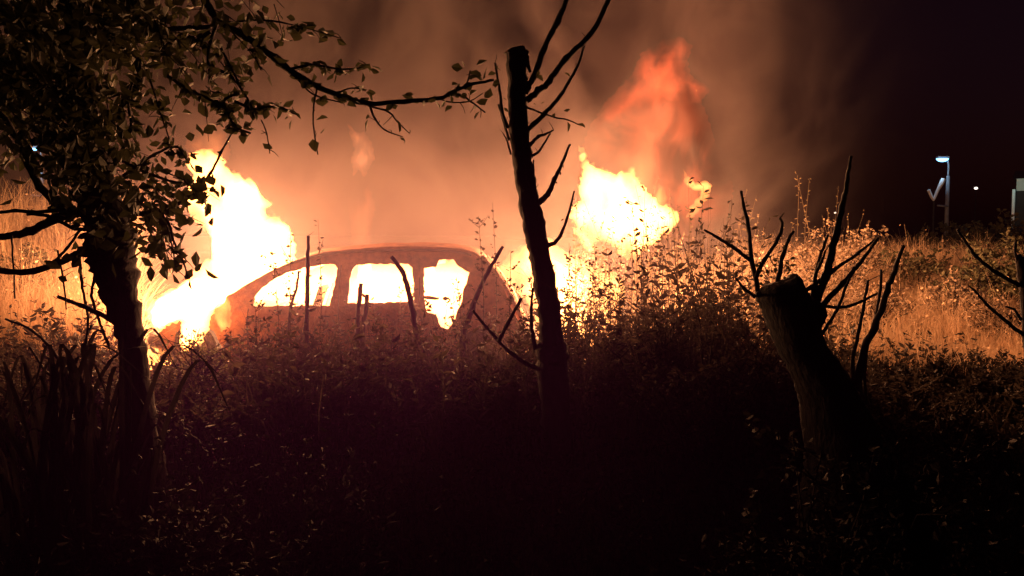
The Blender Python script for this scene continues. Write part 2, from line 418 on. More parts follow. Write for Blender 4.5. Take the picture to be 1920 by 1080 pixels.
flame([(318,606),(300,622),(288,618),(276,600),(273,582),(285,568),(300,556),(322,546),(345,533),(380,520),(420,525),(428,545),(418,565),(408,580),(402,598),(398,620),(388,640),(365,655),(345,648),(343,628),(346,604)],
      8.97, .45, 60, 'low spreading flame over the front bumper and bonnet', 15, jit=4, prof=.6, floor=.5, scale=4)
flame([(395,560),(420,548),(432,575),(428,615),(412,625),(398,600)], 9.05, .15, 16, 'small flame licking the front wing of the car', 11, floor=.2, scale=6)
flame([(350,275),(380,235),(420,235),(430,280),(415,320),(370,320)], 10.1, .6, 1.8, 'thin orange tip above the tallest flame', 14, soft=True, floor=.1, col=(1, .25, .07))

# ------------------------------------------------------------------ burnt car
def ycar(py): return 9.15 + .22 * max(0, min(1, (577 - py) / 105))
CARC = Vector((at(640, 600, 9.95).x, 9.95, 0))
def mirror(p): return Vector((p.x, 2 * CARC.y - p.y, p.z))
def panel(name, outer, holes, mat, parent, far=False, thick=.035, step=14, dent=.02, jit=1.2, seed=0, yf=ycar):
    rnd = random.Random(seed); o_ = resample(outer, 7, jit, rnd); h_ = [resample(h, 6, jit, rnd) for h in holes]
    v, f = cdt(o_, h_, step, rnd); P = []
    for x, y in v:
        p = at(x, y, yf(y)); n = dent * noise.noise(p * 3 + Vector((seed, 0, 0))) + dent * .5 * noise.noise(p * 9)
        P.append(p + Vector((0, n, 0)))
    N = len(P); B = [p + Vector((0, thick, 0)) for p in P]
    if far: P = [mirror(p) for p in P]; B = [mirror(p) for p in B]
    cnt = {}
    for t in f:
        for a, b in ((t[0], t[1]), (t[1], t[2]), (t[2], t[0])):
            cnt.setdefault(frozenset((a, b)), []).append((a, b))
    Fc = [tuple(t) for t in f] + [tuple(N + i for i in reversed(t)) for t in f]
    Fc += [(e[0][1], e[0][0], e[0][0] + N, e[0][1] + N) for e in cnt.values() if len(e) == 1]
    mb = MB(); mb.add(P + B, Fc); o = mb.build(name, mat, parent)
    import bmesh
    bm = bmesh.new(); bm.from_mesh(o.data); bmesh.ops.delete(bm, geom=[q for q in bm.verts if not q.link_faces], context='VERTS')
    bmesh.ops.recalc_face_normals(bm, faces=bm.faces); bm.to_mesh(o.data); bm.free()
    return o
H1 = [(474,574),(477,556),(490,540),(515,522),(545,509),(580,500),(612,496),(628,496),(633,503),(626,540),(618,573)]
H2 = [(651,569),(655,530),(661,505),(668,497),(700,495),(765,495),(773,502),(776,530),(776,566)]
H3 = [(795,503),(818,501),(823,488),(850,486),(857,497),(880,511),(876,525),(868,545),(866,565),(858,580),(853,600),(840,617),(826,612),(818,590),(800,585),(795,560),(822,562),(824,558),(795,555)]
GH = [(415,572),(430,556),(438,550),(470,529),(520,502),(560,486),(600,476),(640,470),(700,467),(780,466),(850,468),(885,474),(905,488),(925,512),(945,542),(958,575),(972,600),(985,625),(985,660),(955,668),(948,645),(930,622),(905,612),(880,622),(862,645),(858,672),(420,676),(418,650),(402,622),(380,608),(350,608),(330,625),(322,655),(318,672),(300,668),(296,640),(298,618),(318,604),(350,594),(390,586)]
def car():
    c = thing('burning_car', (CARC.x, CARC.y, 0), 'burnt out hatchback shell facing left with flames behind its empty side windows', 'car')
    panel('side_panel', GH, [H1, H2, H3], M_rust, c, seed=1)
    far = [(x, y) for x, y in H3[:10]] + [(850,585),(800,582)]
    panel('side_panel', GH, [H1, H2, far], M_rust, c, far=True, seed=2)
    # roof: crowned sheet between the rails, sagging from the heat
    prof = [(560,486),(600,475),(650,469),(720,464),(790,463),(850,466),(888,473),(908,488)]
    Pn = smooth_path([at(x, y, 9.37) for x, y in prof], 5); nx = len(Pn); ny = 14; y0, y1 = 9.36, 2 * CARC.y - 9.36
    V = []
    for th in (0, -.03):
        for i, p in enumerate(Pn):
            for j in range(ny + 1):
                t = j / ny; z = p.z + .045 * math.sin(math.pi * t) + .02 * noise.noise(Vector((p.x * 2.5, t * 4, 3))) * math.sin(math.pi * t) + th
                V.append((p.x, y0 + (y1 - y0) * t, z))
    mb = MB(); n = ny + 1; Fc = []
    for i in range(nx - 1):
        for j in range(ny):
            a = i * n + j; q = (a, a + 1, a + n + 1, a + n); Fc.append(q); Fc.append(tuple(x + nx * n for x in reversed(q)))
    o = nx * n
    for i in range(nx - 1): Fc += [(i*n, (i+1)*n, (i+1)*n+o, i*n+o), (i*n+ny, i*n+ny+o, (i+1)*n+ny+o, (i+1)*n+ny)]
    for j in range(ny): Fc += [(j, j+o, j+1+o, j+1), ((nx-1)*n+j, (nx-1)*n+j+1, (nx-1)*n+j+1+o, (nx-1)*n+j+o)]
    mb.add(V, Fc); rf = mb.build('roof', M_rust, c, True)
    # drip rails along the roof edges
    for s in (0, 1):
        P = [at(x, y + 4, 9.335) for x, y in [(438,549),(470,528),(520,501),(560,485),(600,475),(650,469),(720,466),(790,465),(850,467),(884,474)]]
        if s: P = [mirror(p) for p in P]
        mb = MB(); P = smooth_path(P, 4); mb.tube(P, [.017] * len(P), 7, .3, s); mb.build('roof_rail', M_char, c, True)
    # header beams
    mb = MB(); a = at(568, 488, 9.38); mb.tube([a, a + Vector((-.03, .58, .03)), mirror(a)], [.03] * 3, 8, .3); mb.build('windscreen_header', M_rust, c, True)
    mb = MB(); a = at(432, 560, 9.2); mb.tube([a, a + Vector((-.1, .75, .02)), mirror(a)], [.05] * 3, 8, .3); mb.build('scuttle', M_rust, c, True)
    # bonnet: buckled sheet
    mb = MB(); V = []; nx, ny = 16, 14
    pa, pb = at(424, 572, 9.2), at(318, 606, 9.2)
    for th in (0, -.02):
        for i in range(nx + 1):
            for j in range(ny + 1):
                u, t = i / nx, j / ny; p = pa.lerp(pb, u)
                V.append((p.x - .08 * math.sin(math.pi * t) * u, 9.2 + 1.5 * t, p.z + .05 * math.sin(math.pi * t) - .05 * u * u + .05 * noise.noise(Vector((u * 3, t * 3, 2))) + th))
    n = ny + 1; o = (nx + 1) * n; Fc = []
    for i in range(nx):
        for j in range(ny):
            a = i * n + j; q = (a, a + n, a + n + 1, a + 1); Fc.append(q); Fc.append(tuple(x + o for x in reversed(q)))
    mb.add(V, Fc); mb.build('bonnet', M_rust, c)
    # floor, bumpers, tailgate frame
    mb = MB(); mb.box((CARC.x, CARC.y, .26), (3.5, 1.45, .05)); mb.build('floor_pan', M_char, c)
    mb = MB(); a = at(296, 640, 9.2); mb.tube(smooth_path([a + Vector((.1, 0, 0)), a + Vector((-.08, .12, 0)), a + Vector((-.14, .8, 0)), a + Vector((-.08, 1.48, 0)), a + Vector((.1, 1.6, 0))]), [.09] * 21, 8, .25); mb.build('bumper', M_char, c, True)
    mb = MB(); a = at(980, 640, 9.2); mb.tube(smooth_path([a + Vector((-.1, 0, 0)), a + Vector((.06, .12, 0)), a + Vector((.1, .8, 0)), a + Vector((.06, 1.48, 0)), a + Vector((-.1, 1.6, 0))]), [.1] * 21, 8, .25); mb.build('bumper', M_char, c, True)
    mb = MB()
    for q in (0, 1):
        P = [at(895, 482, 9.36), at(925, 520, 9.3), at(950, 560, 9.22), at(975, 618, 9.2)]
        P = smooth_path([p + Vector((.04, .06, 0)) for p in P]); P = [mirror(p) for p in P] if q else P; mb.tube(P, [.045] * len(P), 7, .3, q)
    a = at(955, 572, 9.24); mb.tube([a, a + Vector((.03, .7, 0)), mirror(a)], [.05] * 3, 7, .3)
    mb.build('tailgate_frame', M_rust, c, True)
    # door seams: thin proud lips on the flank, handles
    mb = MB()
    for P in ([(640,497),(636,540),(634,580),(636,640),(640,668)], [(786,497),(787,540),(785,575),(786,620),(780,660)], [(466,578),(462,610),(468,660)]):
        mb = MB(); Q = smooth_path([at(x, y, ycar(y) - .004) for x, y in P]); mb.tube(Q, [.006] * len(Q), 5, .2); mb.build('door_edge', M_char, c, True)
    for hx in (608, 762):
        mb = MB(); mb.tube(smooth_path([at(hx - 10, 594, 9.145), at(hx - 6, 593, 9.11), at(hx + 6, 593, 9.11), at(hx + 10, 594, 9.145)], 3), [.011] * 10, 6); mb.build('door_handle', M_char, c, True)
    # seats burnt to the frame
    for sx, sy in ((560, 9.6), (560, 10.3), (745, 9.95)):
        a = at(sx, 610, 9.2); wdt = .42 if sx == 560 else 1.2; mb = MB()
        for k in range(5):
            y = sy - wdt / 2 + wdt * k / 4; P = smooth_path([Vector((a.x - .4, y, .42)), Vector((a.x, y, .44)), Vector((a.x + .12, y, .75)), Vector((a.x + .2, y, .98))], 3); mb.tube(P, [.012] * len(P), 5)
        mb.tube([Vector((a.x + .2, sy - wdt / 2, .98)), Vector((a.x + .2, sy + wdt / 2, .98))], [.015] * 2, 6)
        mb.tube([Vector((a.x - .4, sy - wdt / 2, .42)), Vector((a.x - .4, sy + wdt / 2, .42))], [.015] * 2, 6)
        mb.build('seat_frame', M_char, c)
    # steering column and wheel
    mb = MB(); a = at(500, 578, 9.2); ctr = Vector((a.x, 10.3, a.z + .02)); Pq = []
    for k in range(25):
        th = k * math.tau / 24; Pq.append(ctr + Vector((.07 * math.sin(th), .18 * math.cos(th), .17 * math.sin(th))))
    mb.tube(Pq, [.012] * 25, 6, cap=False); mb.tube([ctr, ctr + Vector((-.4, 0, -.15))], [.018] * 2, 6); mb.build('steering_wheel', M_char, c)
    for px in (361, 905):
        for y in (9.24, 10.66):
            a = at(px, 652, 9.2); ctr = Vector((a.x, y, .3)); ty = None
            for nm, ra, wd, mt in (('wheel', .19, .19, M_char), ('tyre', .29, .17, M_rubber)):
                mb = MB(); V = []; Fc = []; S = 28; pr = [(-.5, .78), (-.42, 1), (.42, 1), (.5, .78), (.4, .6), (-.4, .6)] if nm == 'tyre' else [(-.5, .9), (-.5, 1), (.5, 1), (.5, .9), (.1, .3), (-.1, .3)]
                for k in range(S):
                    th = k * math.tau / S
                    for q, rr in pr:
                        r = ra * rr * (1 + .03 * noise.noise(Vector((math.cos(th) * 2, math.sin(th) * 2, q))))
                        V.append(ctr + Vector((math.cos(th) * r, q * wd, math.sin(th) * r)))
                m_ = len(pr)
                for k in range(S):
                    for q in range(m_):
                        Fc.append((k * m_ + q, k * m_ + (q + 1) % m_, ((k + 1) % S) * m_ + (q + 1) % m_, ((k + 1) % S) * m_ + q))
                mb.add(V, Fc)
                if nm == 'wheel':
                    for k in range(5):
                        th = k * math.tau / 5; mb.box(ctr + Vector((math.cos(th) * .1, 0, math.sin(th) * .1)), (.17, .03, .045), Matrix.Rotation(-th, 3, 'Y'))
                    ty = mb.build('wheel', mt, c)
                else:
                    o = mb.build('tyre', mt, c); o.parent = ty
car()

# ------------------------------------------------------------------ trees
def twig_leaves(P, n, size, arr, drop=.6, spread=.012, t0=.15):
    m = len(P)
    for _ in range(n):
        t = random.uniform(t0, 1) * (m - 1); i = min(int(t), m - 2); p = P[i].lerp(P[i + 1], t - i)
        d = Vector((random.gauss(0, 1), random.gauss(0, .8), random.gauss(-drop, .6))).normalized()
        L = size * random.uniform(.65, 1.15)
        arr.append((p + Vector((random.gauss(0, spread), random.gauss(0, spread), random.gauss(0, spread))), d, L, L * random.uniform(.5, .75)))
def leaf_mesh(arr, name, mat, parent, curl=.2):
    C = np.array([a[0][:] for a in arr]); D = np.array([a[1][:] for a in arr]); L = np.array([a[2] for a in arr]); W = np.array([a[3] for a in arr])
    mb = MB(); mb.quads(leaves(C, D, L, W, curl)); return mb.build(name, mat, parent)

def base(px, Y):
    p = at(px, 600, Y); return Vector((p.x, Y, gz(p.x, Y)))
def tree_trunk(t, pts, Y, mat=M_bark, sides=14, rough=.3, kink=.1, name='trunk'):
    P = smooth_path([at(p[0], p[1], Y) for p in pts], 6); rr = smooth_path([Vector((p[2], 0, 0)) for p in pts], 6)
    mb = MB(); mb.tube(P, [r.x / 2 * Y / F for r in rr], sides, rough, random.random() * 9); return mb.build(name, mat, t, True), P

def pruned_tree():
    Y = 6.5
    t = thing('pruned_tree', base(1045, Y), 'slender pruned tree with its top cut off before the rear of the car', 'tree')
    tree_trunk(t, [(965,91,30),(967,100,40),(970,140,38),(970,180,37),(973,230,37),(977,280,36),(984,330,38),(995,390,40),(1006,450,42),(1018,510,42),(1028,570,43),(1032,620,44),(1035,660,60),(1037,690,58),(1040,740,56),(1045,820,60),(1050,960,72),(1052,1060,84)], Y, rough=.22, sides=16)
    mb = MB(); branch(mb, [(972,96),(985,100),(988,115),(994,136)], Y - .03, 8, 3); mb.build('cut_stub', M_bark, t, True)
    B = [([(984,175),(1000,145),(1020,92),(1045,42),(1072,-25)], 6, 4.5), ([(988,188),(1010,170),(1030,152),(1060,110),(1110,60),(1150,-20)], 6.5, 4),
         ([(990,243),(1020,214),(1050,180),(1080,130),(1096,85)], 5, 2), ([(952,240),(942,210),(937,170),(928,118)], 3.4, 2),
         ([(955,262),(945,230),(935,196)], 3, 2), ([(993,273),(1010,256),(1022,252),(1038,244)], 4, 1.5), ([(995,295),(1012,282),(1032,250)], 3, 1.5),
         ([(1008,381),(1028,365),(1040,335),(1055,305),(1068,272)], 6, 2), ([(1026,461),(1045,450),(1062,415),(1077,358)], 4.5, 1.6),
         ([(1010,692),(985,680),(958,662),(925,628),(886,582)], 5, 2.5), ([(935,640),(950,610),(977,560)], 4, 3), ([(1005,660),(998,625),(996,580),(999,540)], 4.5, 2),
         ([(958,290),(950,262),(943,250)], 2, 1), ([(1000,300),(1003,345),(1010,380)], 1.6, 1.2)]
    tips = []
    for pts, r0, r1 in B:
        mb = MB(); P = branch(mb, pts, Y, r0, r1, Y2=Y + random.uniform(-.25, .1)); tips.append(P)
        for _ in range(random.randint(1, 3)):          # short spur twigs
            i = random.randrange(len(P) // 3, len(P)); q = P[i]; e = q + Vector((random.uniform(-.05, .05), random.uniform(-.03, .03), random.uniform(.015, .07)))
            mb.tube([q, q.lerp(e, .5) + Vector((.004, 0, 0)), e], [.004, .003, .0018], 5)
        mb.build('branch', M_bark, t, True)
    mb = MB(); P = branch(mb, [(985,200),(1010,210),(1040,220),(1065,225),(1090,236)], Y - .1, 2, 1); mb.build('branch', M_bark, t, True)
    arr = []
    for px, py, dx, dz, L in [(1000,193,.3,-.4,9),(1014,195,.5,.3,8),(1040,212,-.3,-1,10),(1057,208,.8,.3,12),(1064,228,0,-1,20),(1083,232,.8,-.4,16),(1005,140,.6,-.6,18),(1010,130,-.3,-1,14),(1038,133,.8,.1,13),(1058,136,.6,-.5,14),(990,150,-.8,-.3,12)]:
        p = at(px, py, Y - .1); L *= Y / F; arr.append((p, Vector((dx, -.2, dz)), L, L * .7))
    twig_leaves(tips[7], 10, .035, arr); twig_leaves(tips[8], 10, .03, arr); twig_leaves(tips[3], 5, .06, arr)
    leaf_mesh(arr, 'foliage', M_leaf, t)
pruned_tree()

def leafy_tree():
    Y = 5.5
    t = thing('leafy_tree', base(262, Y), 'thick leafy tree at the left with a crown filling the upper left corner', 'tree')
    tree_trunk(t, [(130,-60,34),(140,-10,40),(150,60,46),(158,150,54),(165,230,60),(172,300,66),(185,370,72),(203,425,84),(205,462,92),(214,500,80),(224,550,66),(238,605,54),(250,660,44),(258,705,44),(264,750,48),(268,830,60),(270,930,96),(272,1060,130)], Y, rough=.25, sides=18)
    S = lambda *a, **k: None
    B = [([(170,474),(145,478),(110,492),(60,508),(10,508),(-30,500)], 7, 5), ([(55,507),(95,495),(125,465),(150,432)], 3, 2.5), ([(150,400),(110,380),(75,350),(50,300),(20,240),(0,210)], 9, 5),
         ([(165,395),(130,402),(100,412),(60,432),(20,442),(-30,446)], 11, 6), ([(120,392),(70,398),(30,395),(-30,402)], 4, 3), ([(175,430),(140,428),(90,405),(50,402)], 4, 2.5),
         ([(215,602),(185,588),(150,572),(108,556)], 5.5, 3), ([(190,490),(178,520),(172,555),(186,600),(205,650)], 3, 2), ([(150,482),(152,520),(160,570),(165,600),(160,650),(150,690)], 2.6, 2), ([(172,610),(160,640),(158,680)], 2.5, 2), ([(22,440),(24,480),(28,560)], 2, 1.4), ([(108,470),(118,520),(124,580)], 2, 1.2),
         ([(180,250),(230,200),(262,150),(255,100),(250,60),(330,55),(395,50)], 9, 4), ([(160,170),(120,120),(90,60),(70,-30)], 9, 5), ([(165,110),(210,60),(230,-30)], 10, 6), ([(155,200),(100,170),(40,150),(-20,140)], 8, 4),
         ([(235,400),(290,400),(320,388),(350,372),(372,352),(395,325),(415,285),(440,240)], 5, 1.6), ([(285,402),(315,415),(325,450),(345,495),(352,520)], 3, 1.3), ([(300,388),(318,440),(330,500)], 2, 1.2),
         ([(230,330),(290,290),(330,275),(350,300)], 3, 1.5), ([(200,340),(225,290),(245,240),(240,190),(250,150)], 4, 2), ([(225,300),(290,330),(352,345),(385,338)], 3, 1.2)]
    # the long limb crossing the top, and its side shoots
    L1 = [([(330,-70),(360,-40),(385,0),(410,38),(450,62),(500,98),(550,136),(600,164),(650,184),(692,194),(760,190),(822,185),(850,172),(885,158),(926,150)], 8, 2.6),
          ([(692,194),(703,222),(722,244),(756,257)], 2.4, 1), ([(690,198),(728,210),(745,228),(768,250)], 2, 1), ([(408,40),(395,80),(392,122),(430,140),(455,170),(475,205)], 3.6, 1.6), ([(415,90),(435,130),(452,165)], 2.4, 2), ([(470,92),(480,110),(490,132)], 2.4, 1.2),
          ([(594,165),(588,205),(588,240),(596,290)], 1.8, 1.2), ([(820,185),(860,178),(885,192),(910,211)], 2.2, 1.4), ([(872,168),(878,148),(882,132)], 1.6, 1.4), ([(440,42),(500,38),(570,52),(640,72)], 2.2, 1),
          ([(540,130),(590,122),(640,130),(690,125)], 3, 1.3), ([(490,225),(500,250),(506,288)], 1.4, 1), ([(450,175),(420,190),(440,235),(470,250)], 3, 2), ([(440,190),(480,205),(520,200),(556,215)], 3, 1.4), ([(600,166),(625,175),(660,165),(686,170)], 2, 1),
          ([(500,95),(530,112),(560,150),(590,178),(640,192)], 2.4, 1.4), ([(820,185),(850,192),(880,190),(905,175)], 1.4, 1), ([(395,60),(360,80),(320,82),(290,100)], 4, 2), ([(270,120),(285,160),(300,210),(318,262)], 2.6, 1.2), ([(310,140),(350,165),(400,190),(440,210)], 3.6, 1.6)]
    paths = []
    for k, (pts, r0, r1) in enumerate(B + L1):
        y0 = Y if k < len(B) else 5.3
        mb = MB(); P = branch(mb, pts, y0, r0, r1, Y2=y0 + random.uniform(-.3, .25) if k < len(B) else y0); paths.append(P)
        for _ in range(3):
            i = random.randrange(len(P) // 3, len(P)); q = P[i]; e = q + Vector((random.uniform(-.07, .07), random.uniform(-.06, .06), random.uniform(-.07, .05)))
            mb.tube([q, q.lerp(e, .5) + Vector((.006, 0, .004)), e], [.0035, .0026, .0015], 5)
        mb.build('branch', M_bark, t, True)
    arr = []
    nb = len(B)
    for k, P in enumerate(paths):
        n = 0
        if k in (12, 13, 14, 15, 19, 20): n = 36
        elif k in (2, 16, 17, 18, 21): n = 14
        elif k >= nb: n = {0: 44, 3: 24, 4: 12, 8: 2, 7: 3, 9: 26, 10: 34, 11: 1, 12: 30, 13: 34, 14: 8, 15: 6, 17: 34, 18: 22, 19: 40}.get(k - nb, 2)
        twig_leaves(P, n, .085, arr, spread=.02)
    for px, py, dx, dz, L in [(868,128,-1,.1,22),(872,126,-.3,.4,12),(893,122,1,.3,22),(815,188,.3,-.6,22),(862,182,.6,.2,16),(505,140,.3,-.8,26),(466,126,.1,-.6,22),(385,355,.2,-1,36),(380,325,-.3,.4,20),(600,250,.3,.3,14),(920,165,-.4,-.8,24),(915,185,-.8,-.3,24),(905,150,.2,1,14)]:
        p = at(px, py, 5.25); L *= 5.25 / F; arr.append((p, Vector((dx, -.2, dz)), L, L * .75))
    # crown: leaf sprays spread through the volume, dense top left, thinning right and downwards
    def clump(px, py, Yc, n, sz, rx):
        c = at(px, py, Yc); e = c + Vector((random.uniform(-.1, .25), random.uniform(-.15, .15), random.uniform(-.28, -.02)))
        tw.tube([c, c.lerp(e, .5) + Vector((0, 0, .02)), e], [.004, .003, .0015], 4)
        for _ in range(n):
            q = c.lerp(e, random.random()) + Vector((random.gauss(0, rx), random.gauss(0, rx * 1.3), random.gauss(0, rx)))
            arr.append((q, Vector((random.gauss(0, .8), random.gauss(0, .8), random.gauss(-.6, .6))), random.uniform(.06, .11), random.uniform(.04, .07)))
    tw = MB()
    dense = [(-60,-60),(270,-60),(245,60),(215,110),(210,190),(205,260),(195,320),(100,290),(60,220),(-60,180)]
    mid = [(300,-60),(560,-60),(500,60),(430,60),(400,200),(330,190),(300,120),(250,100)]
    low = [(110,260),(220,270),(300,290),(335,330),(330,372),(290,400),(250,430),(130,420),(110,350)]
    lft = [(-60,200),(100,230),(110,300),(95,330),(50,290),(-60,300)]
    frn = [(250,400),(310,380),(340,440),(300,480),(250,480)]
    for poly, n, k, rx in ((dense, 170, 15, .085), (mid, 42, 8, .06), (low, 46, 12, .065), (lft, 16, 7, .06), (frn, 10, 6, .05)):
        c = 0
        while c < n:
            x = random.uniform(-60, 560); y = random.uniform(-60, 480)
            if math.hypot(x - 68, y - 295) < 48: continue
            if inside(poly, np.array([x]), np.array([y]))[0]: clump(x, y, random.uniform(4.6, 6.4), k, .06, rx); c += 1
    tag(tw.build('twig_spray', M_bark, t), kind='stuff')
    leaf_mesh(arr, 'foliage', M_leaf, t)
leafy_tree()

def stump():
    Y = 4.9
    t = thing('pollarded_stump', base(1600, Y), 'massive leaning pollarded trunk bristling with bare shoots, right of centre', 'tree stump')
    out = [(1416,548),(1428,538),(1442,532),(1456,528),(1466,524),(1480,515),(1491,513),(1499,524),(1506,541),(1516,553),(1530,560),(1543,572),(1547,590),(1540,606),(1537,625),(1548,645),(1566,668),(1590,705),(1612,745),(1640,800),(1680,870),(1720,960),(1760,1100),
           (1480,1100),(1500,980),(1512,880),(1508,800),(1498,740),(1480,695),(1458,655),(1440,615),(1428,580),(1417,565)]
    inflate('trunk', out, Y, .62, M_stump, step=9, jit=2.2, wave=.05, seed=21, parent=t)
    for pts, r0, r1 in [([(1422,548),(1410,490),(1404,430),(1395,385),(1390,358)], 5, 2.6), ([(1407,488),(1372,462),(1345,445),(1320,431)], 4, 2), ([(1418,520),(1432,488),(1455,455),(1467,425),(1462,409)], 4.5, 2.4), ([(1458,530),(1468,480),(1478,450),(1488,434)], 5, 2.2),
                        ([(1530,570),(1550,510),(1565,450),(1580,385),(1587,345),(1596,292)], 9, 2.6), ([(1522,560),(1533,500),(1545,460),(1552,440)], 4, 2), ([(1538,575),(1580,532),(1615,490),(1648,445)], 6, 2.4), ([(1508,548),(1560,508),(1605,478),(1640,450)], 4.5, 2),
                        ([(1540,628),(1570,580),(1585,540),(1602,500)], 3.4, 2), ([(1535,573),(1580,576),(1615,565),(1645,550)], 3.6, 2), ([(1415,556),(1395,540),(1380,522)], 4, 1.8), ([(1530,560),(1528,520),(1540,490),(1548,470)], 4, 2),
                        ([(1500,545),(1525,540),(1550,530)], 3, 2)]:
        mb = MB(); P = branch(mb, pts, Y, r0, r1, Y2=Y + random.uniform(-.2, .2))
        for _ in range(3):
            i = random.randrange(len(P) // 3, len(P)); q = P[i]; e = q + Vector((random.uniform(-.04, .04), random.uniform(-.02, .02), random.uniform(.0, .05)))
            mb.tube([q, q.lerp(e, .5) + Vector((.003, 0, 0)), e], [.004, .003, .0016], 5)
        mb.build('shoot', M_bark, t, True)
    arr = []
    for px, py, sx, n in ((1440,505,16,20),(1460,470,12,10),(1475,500,14,16)):
        for _ in range(n):
            arr.append((at(px + random.gauss(0, sx), py + random.gauss(0, sx), Y + random.gauss(0, .08)), Vector((random.gauss(0, 1), random.gauss(0, 1), random.gauss(-.3, .7))), random.uniform(.025, .05), random.uniform(.015, .025)))
    leaf_mesh(arr, 'foliage', M_leaf, t)
stump()
def sapling_right():
    Y = 5.4
    t = thing('bare_tree', base(1925, Y), 'dark bare tree cut by the right edge of the picture with thin drooping branches', 'tree')
    tree_trunk(t, [(1908,478,10),(1916,500,18),(1924,560,20),(1930,640,22),(1940,760,28),(1955,1060,40)], Y, rough=.25)
    for pts, r0, r1 in [([(1912,535),(1870,512),(1830,480),(1808,450),(1795,430)], 4.5, 2), ([(1925,632),(1890,606),(1850,570),(1830,548),(1815,535)], 4, 1.6), ([(1908,490),(1903,470),(1906,450)], 3, 2), ([(1915,600),(1900,580),(1885,575)], 3, 1.5)]:
        mb = MB(); branch(mb, pts, Y, r0, r1); mb.build('branch', M_bark, t, True)
sapling_right()
GS = 'bare stems rising from the undergrowth'
def stem(pts, Y, r0, r1, label, leafy=0, lab_cat='sapling', twigs=3):
    t = thing('dead_sapling', base(pts[-1][0], Y), label, lab_cat, GS)
    mb = MB(); P = branch(mb, pts + [(pts[-1][0] + 4, pts[-1][1] + 160)], Y, r0, r1, kink=.2)
    for _ in range(twigs):
        i = random.randrange(0, len(P) // 2); q = P[i]; e = q + Vector((random.uniform(-.06, .06), random.uniform(-.04, .04), random.uniform(.02, .08)))
        mb.tube([q, q.lerp(e, .5) + Vector((.003, 0, 0)), e], [.0035, .003, .0015], 5)
    mb.build('stalk', M_bark, t, True)
    if leafy:
        arr = []; twig_leaves(P[:len(P) // 2], leafy, .035, arr, drop=-.1, t0=0); leaf_mesh(arr, 'foliage', M_weed, t)
stem([(734,482),(752,505),(765,540),(774,590),(784,640),(798,700)], 7.9, 4, 7.5, 'thick dark stem arching in front of the middle side window of the car', twigs=0)
stem([(578,442),(577,500),(576,560),(575,620)], 8.2, 3, 5.5, 'straight upright stem with a small forked tip in front of the front side window', 10)
stem([(943,462),(918,505),(900,540),(885,580),(868,640)], 8.0, 3, 7, 'thick slanting stem leaning right between the car and the pruned tree', 4)
stem([(560,508),(556,540),(545,580),(540,640)], 8.5, 2, 3.5, 'thin stem leaning right in the front side window', 6)
stem([(677,532),(674,560),(670,620)], 8.4, 4, 5, 'short blunt stem at the foot of the middle side window', 0, twigs=0)
stem([(689,552),(686,580),(680,640)], 8.4, 4, 5, 'shorter blunt stem just right of the other blunt one under the middle window', 0, twigs=0)
stem([(1695,460),(1680,500),(1663,545),(1640,615),(1612,690)], 6.0, 3, 9, 'long thick shoot slanting right beside the leaning trunk', 0)
stem([(1627,525),(1618,580),(1606,640),(1598,690)], 6.0, 2.5, 4, 'thin upright shoot close to the long slanting one', 0)
stem([(1652,505),(1650,550),(1638,610),(1622,680)], 6.1, 2.5, 4, 'upright shoot with a hooked tip crossing the long slanting one', 0)

# ------------------------------------------------------------------ leafy weed stalks that stand out against the fire
def weed(px, top, Y, n, label, lean=0, size=.05, mat=None):
    b = base(px, Y); tp = at(px + lean, top, Y + random.uniform(-.1, .1))
    t = thing('tall_weed', b, label, 'weed', 'tall leafy weeds around the car')
    mb = MB(); mid = b.lerp(tp, .5) + Vector((random.uniform(-.05, .05), 0, 0)); P = smooth_path([b, mid, tp], 8)
    mb.tube(P, [.006 - .004 * i / (len(P) - 1) for i in range(len(P))], 5); arr = []
    for _ in range(random.randint(2, 5)):
        i = random.randrange(len(P) // 2, len(P) - 1); q = P[i]; e = q + Vector((random.uniform(-.12, .12), random.uniform(-.1, .1), random.uniform(.05, .16)))
        Q = [q, q.lerp(e, .5) + Vector((0, 0, -.01)), e]; mb.tube(Q, [.003, .0025, .0015], 4); twig_leaves(Q, n // 5, size * .8, arr, drop=-.1)
    mb.build('stalk', M_weed, t); twig_leaves(P, n, size, arr, drop=-.2, t0=.35, spread=.01); leaf_mesh(arr, 'foliage', M_weed, t)
WD = [(548,432,7.9,'weed with curled leaves against the white flame left of the car roof'), (590,412,8.3,'tallest weed above the windscreen pillar of the car'), (520,470,7.8,'weed in front of the windscreen pillar'), (470,560,7.6,'low weed at the scuttle of the car'),
      (900,405,7.9,'weed rising above the rear end of the car roof'), (925,380,8.2,'tallest weed just left of the pruned tree'), (1000,440,8.0,'weed hugging the left side of the pruned tree'), (965,470,7.8,'leafy weed before the low flame left of the pruned tree'),
      (1110,470,7.7,'weed just right of the pruned tree against the fire'), (1150,480,8.0,'weed under the big flame'), (1210,455,8.2,'weed under the right corner of the big flame'), (1250,430,8.4,'tall thin weed right of the big flame'),
      (1300,425,8.4,'leafy weed under the small hooked flame'), (1345,450,8.0,'weed left of the forked shoot of the leaning trunk'), (1060,455,8.3,'weed between pruned tree and big flame'), (860,520,7.7,'weed inside the ragged rear window')]
for k, (x, y, Yw, lb) in enumerate(WD): weed(x, y, Yw, 34, lb, random.uniform(-12, 12), .045)

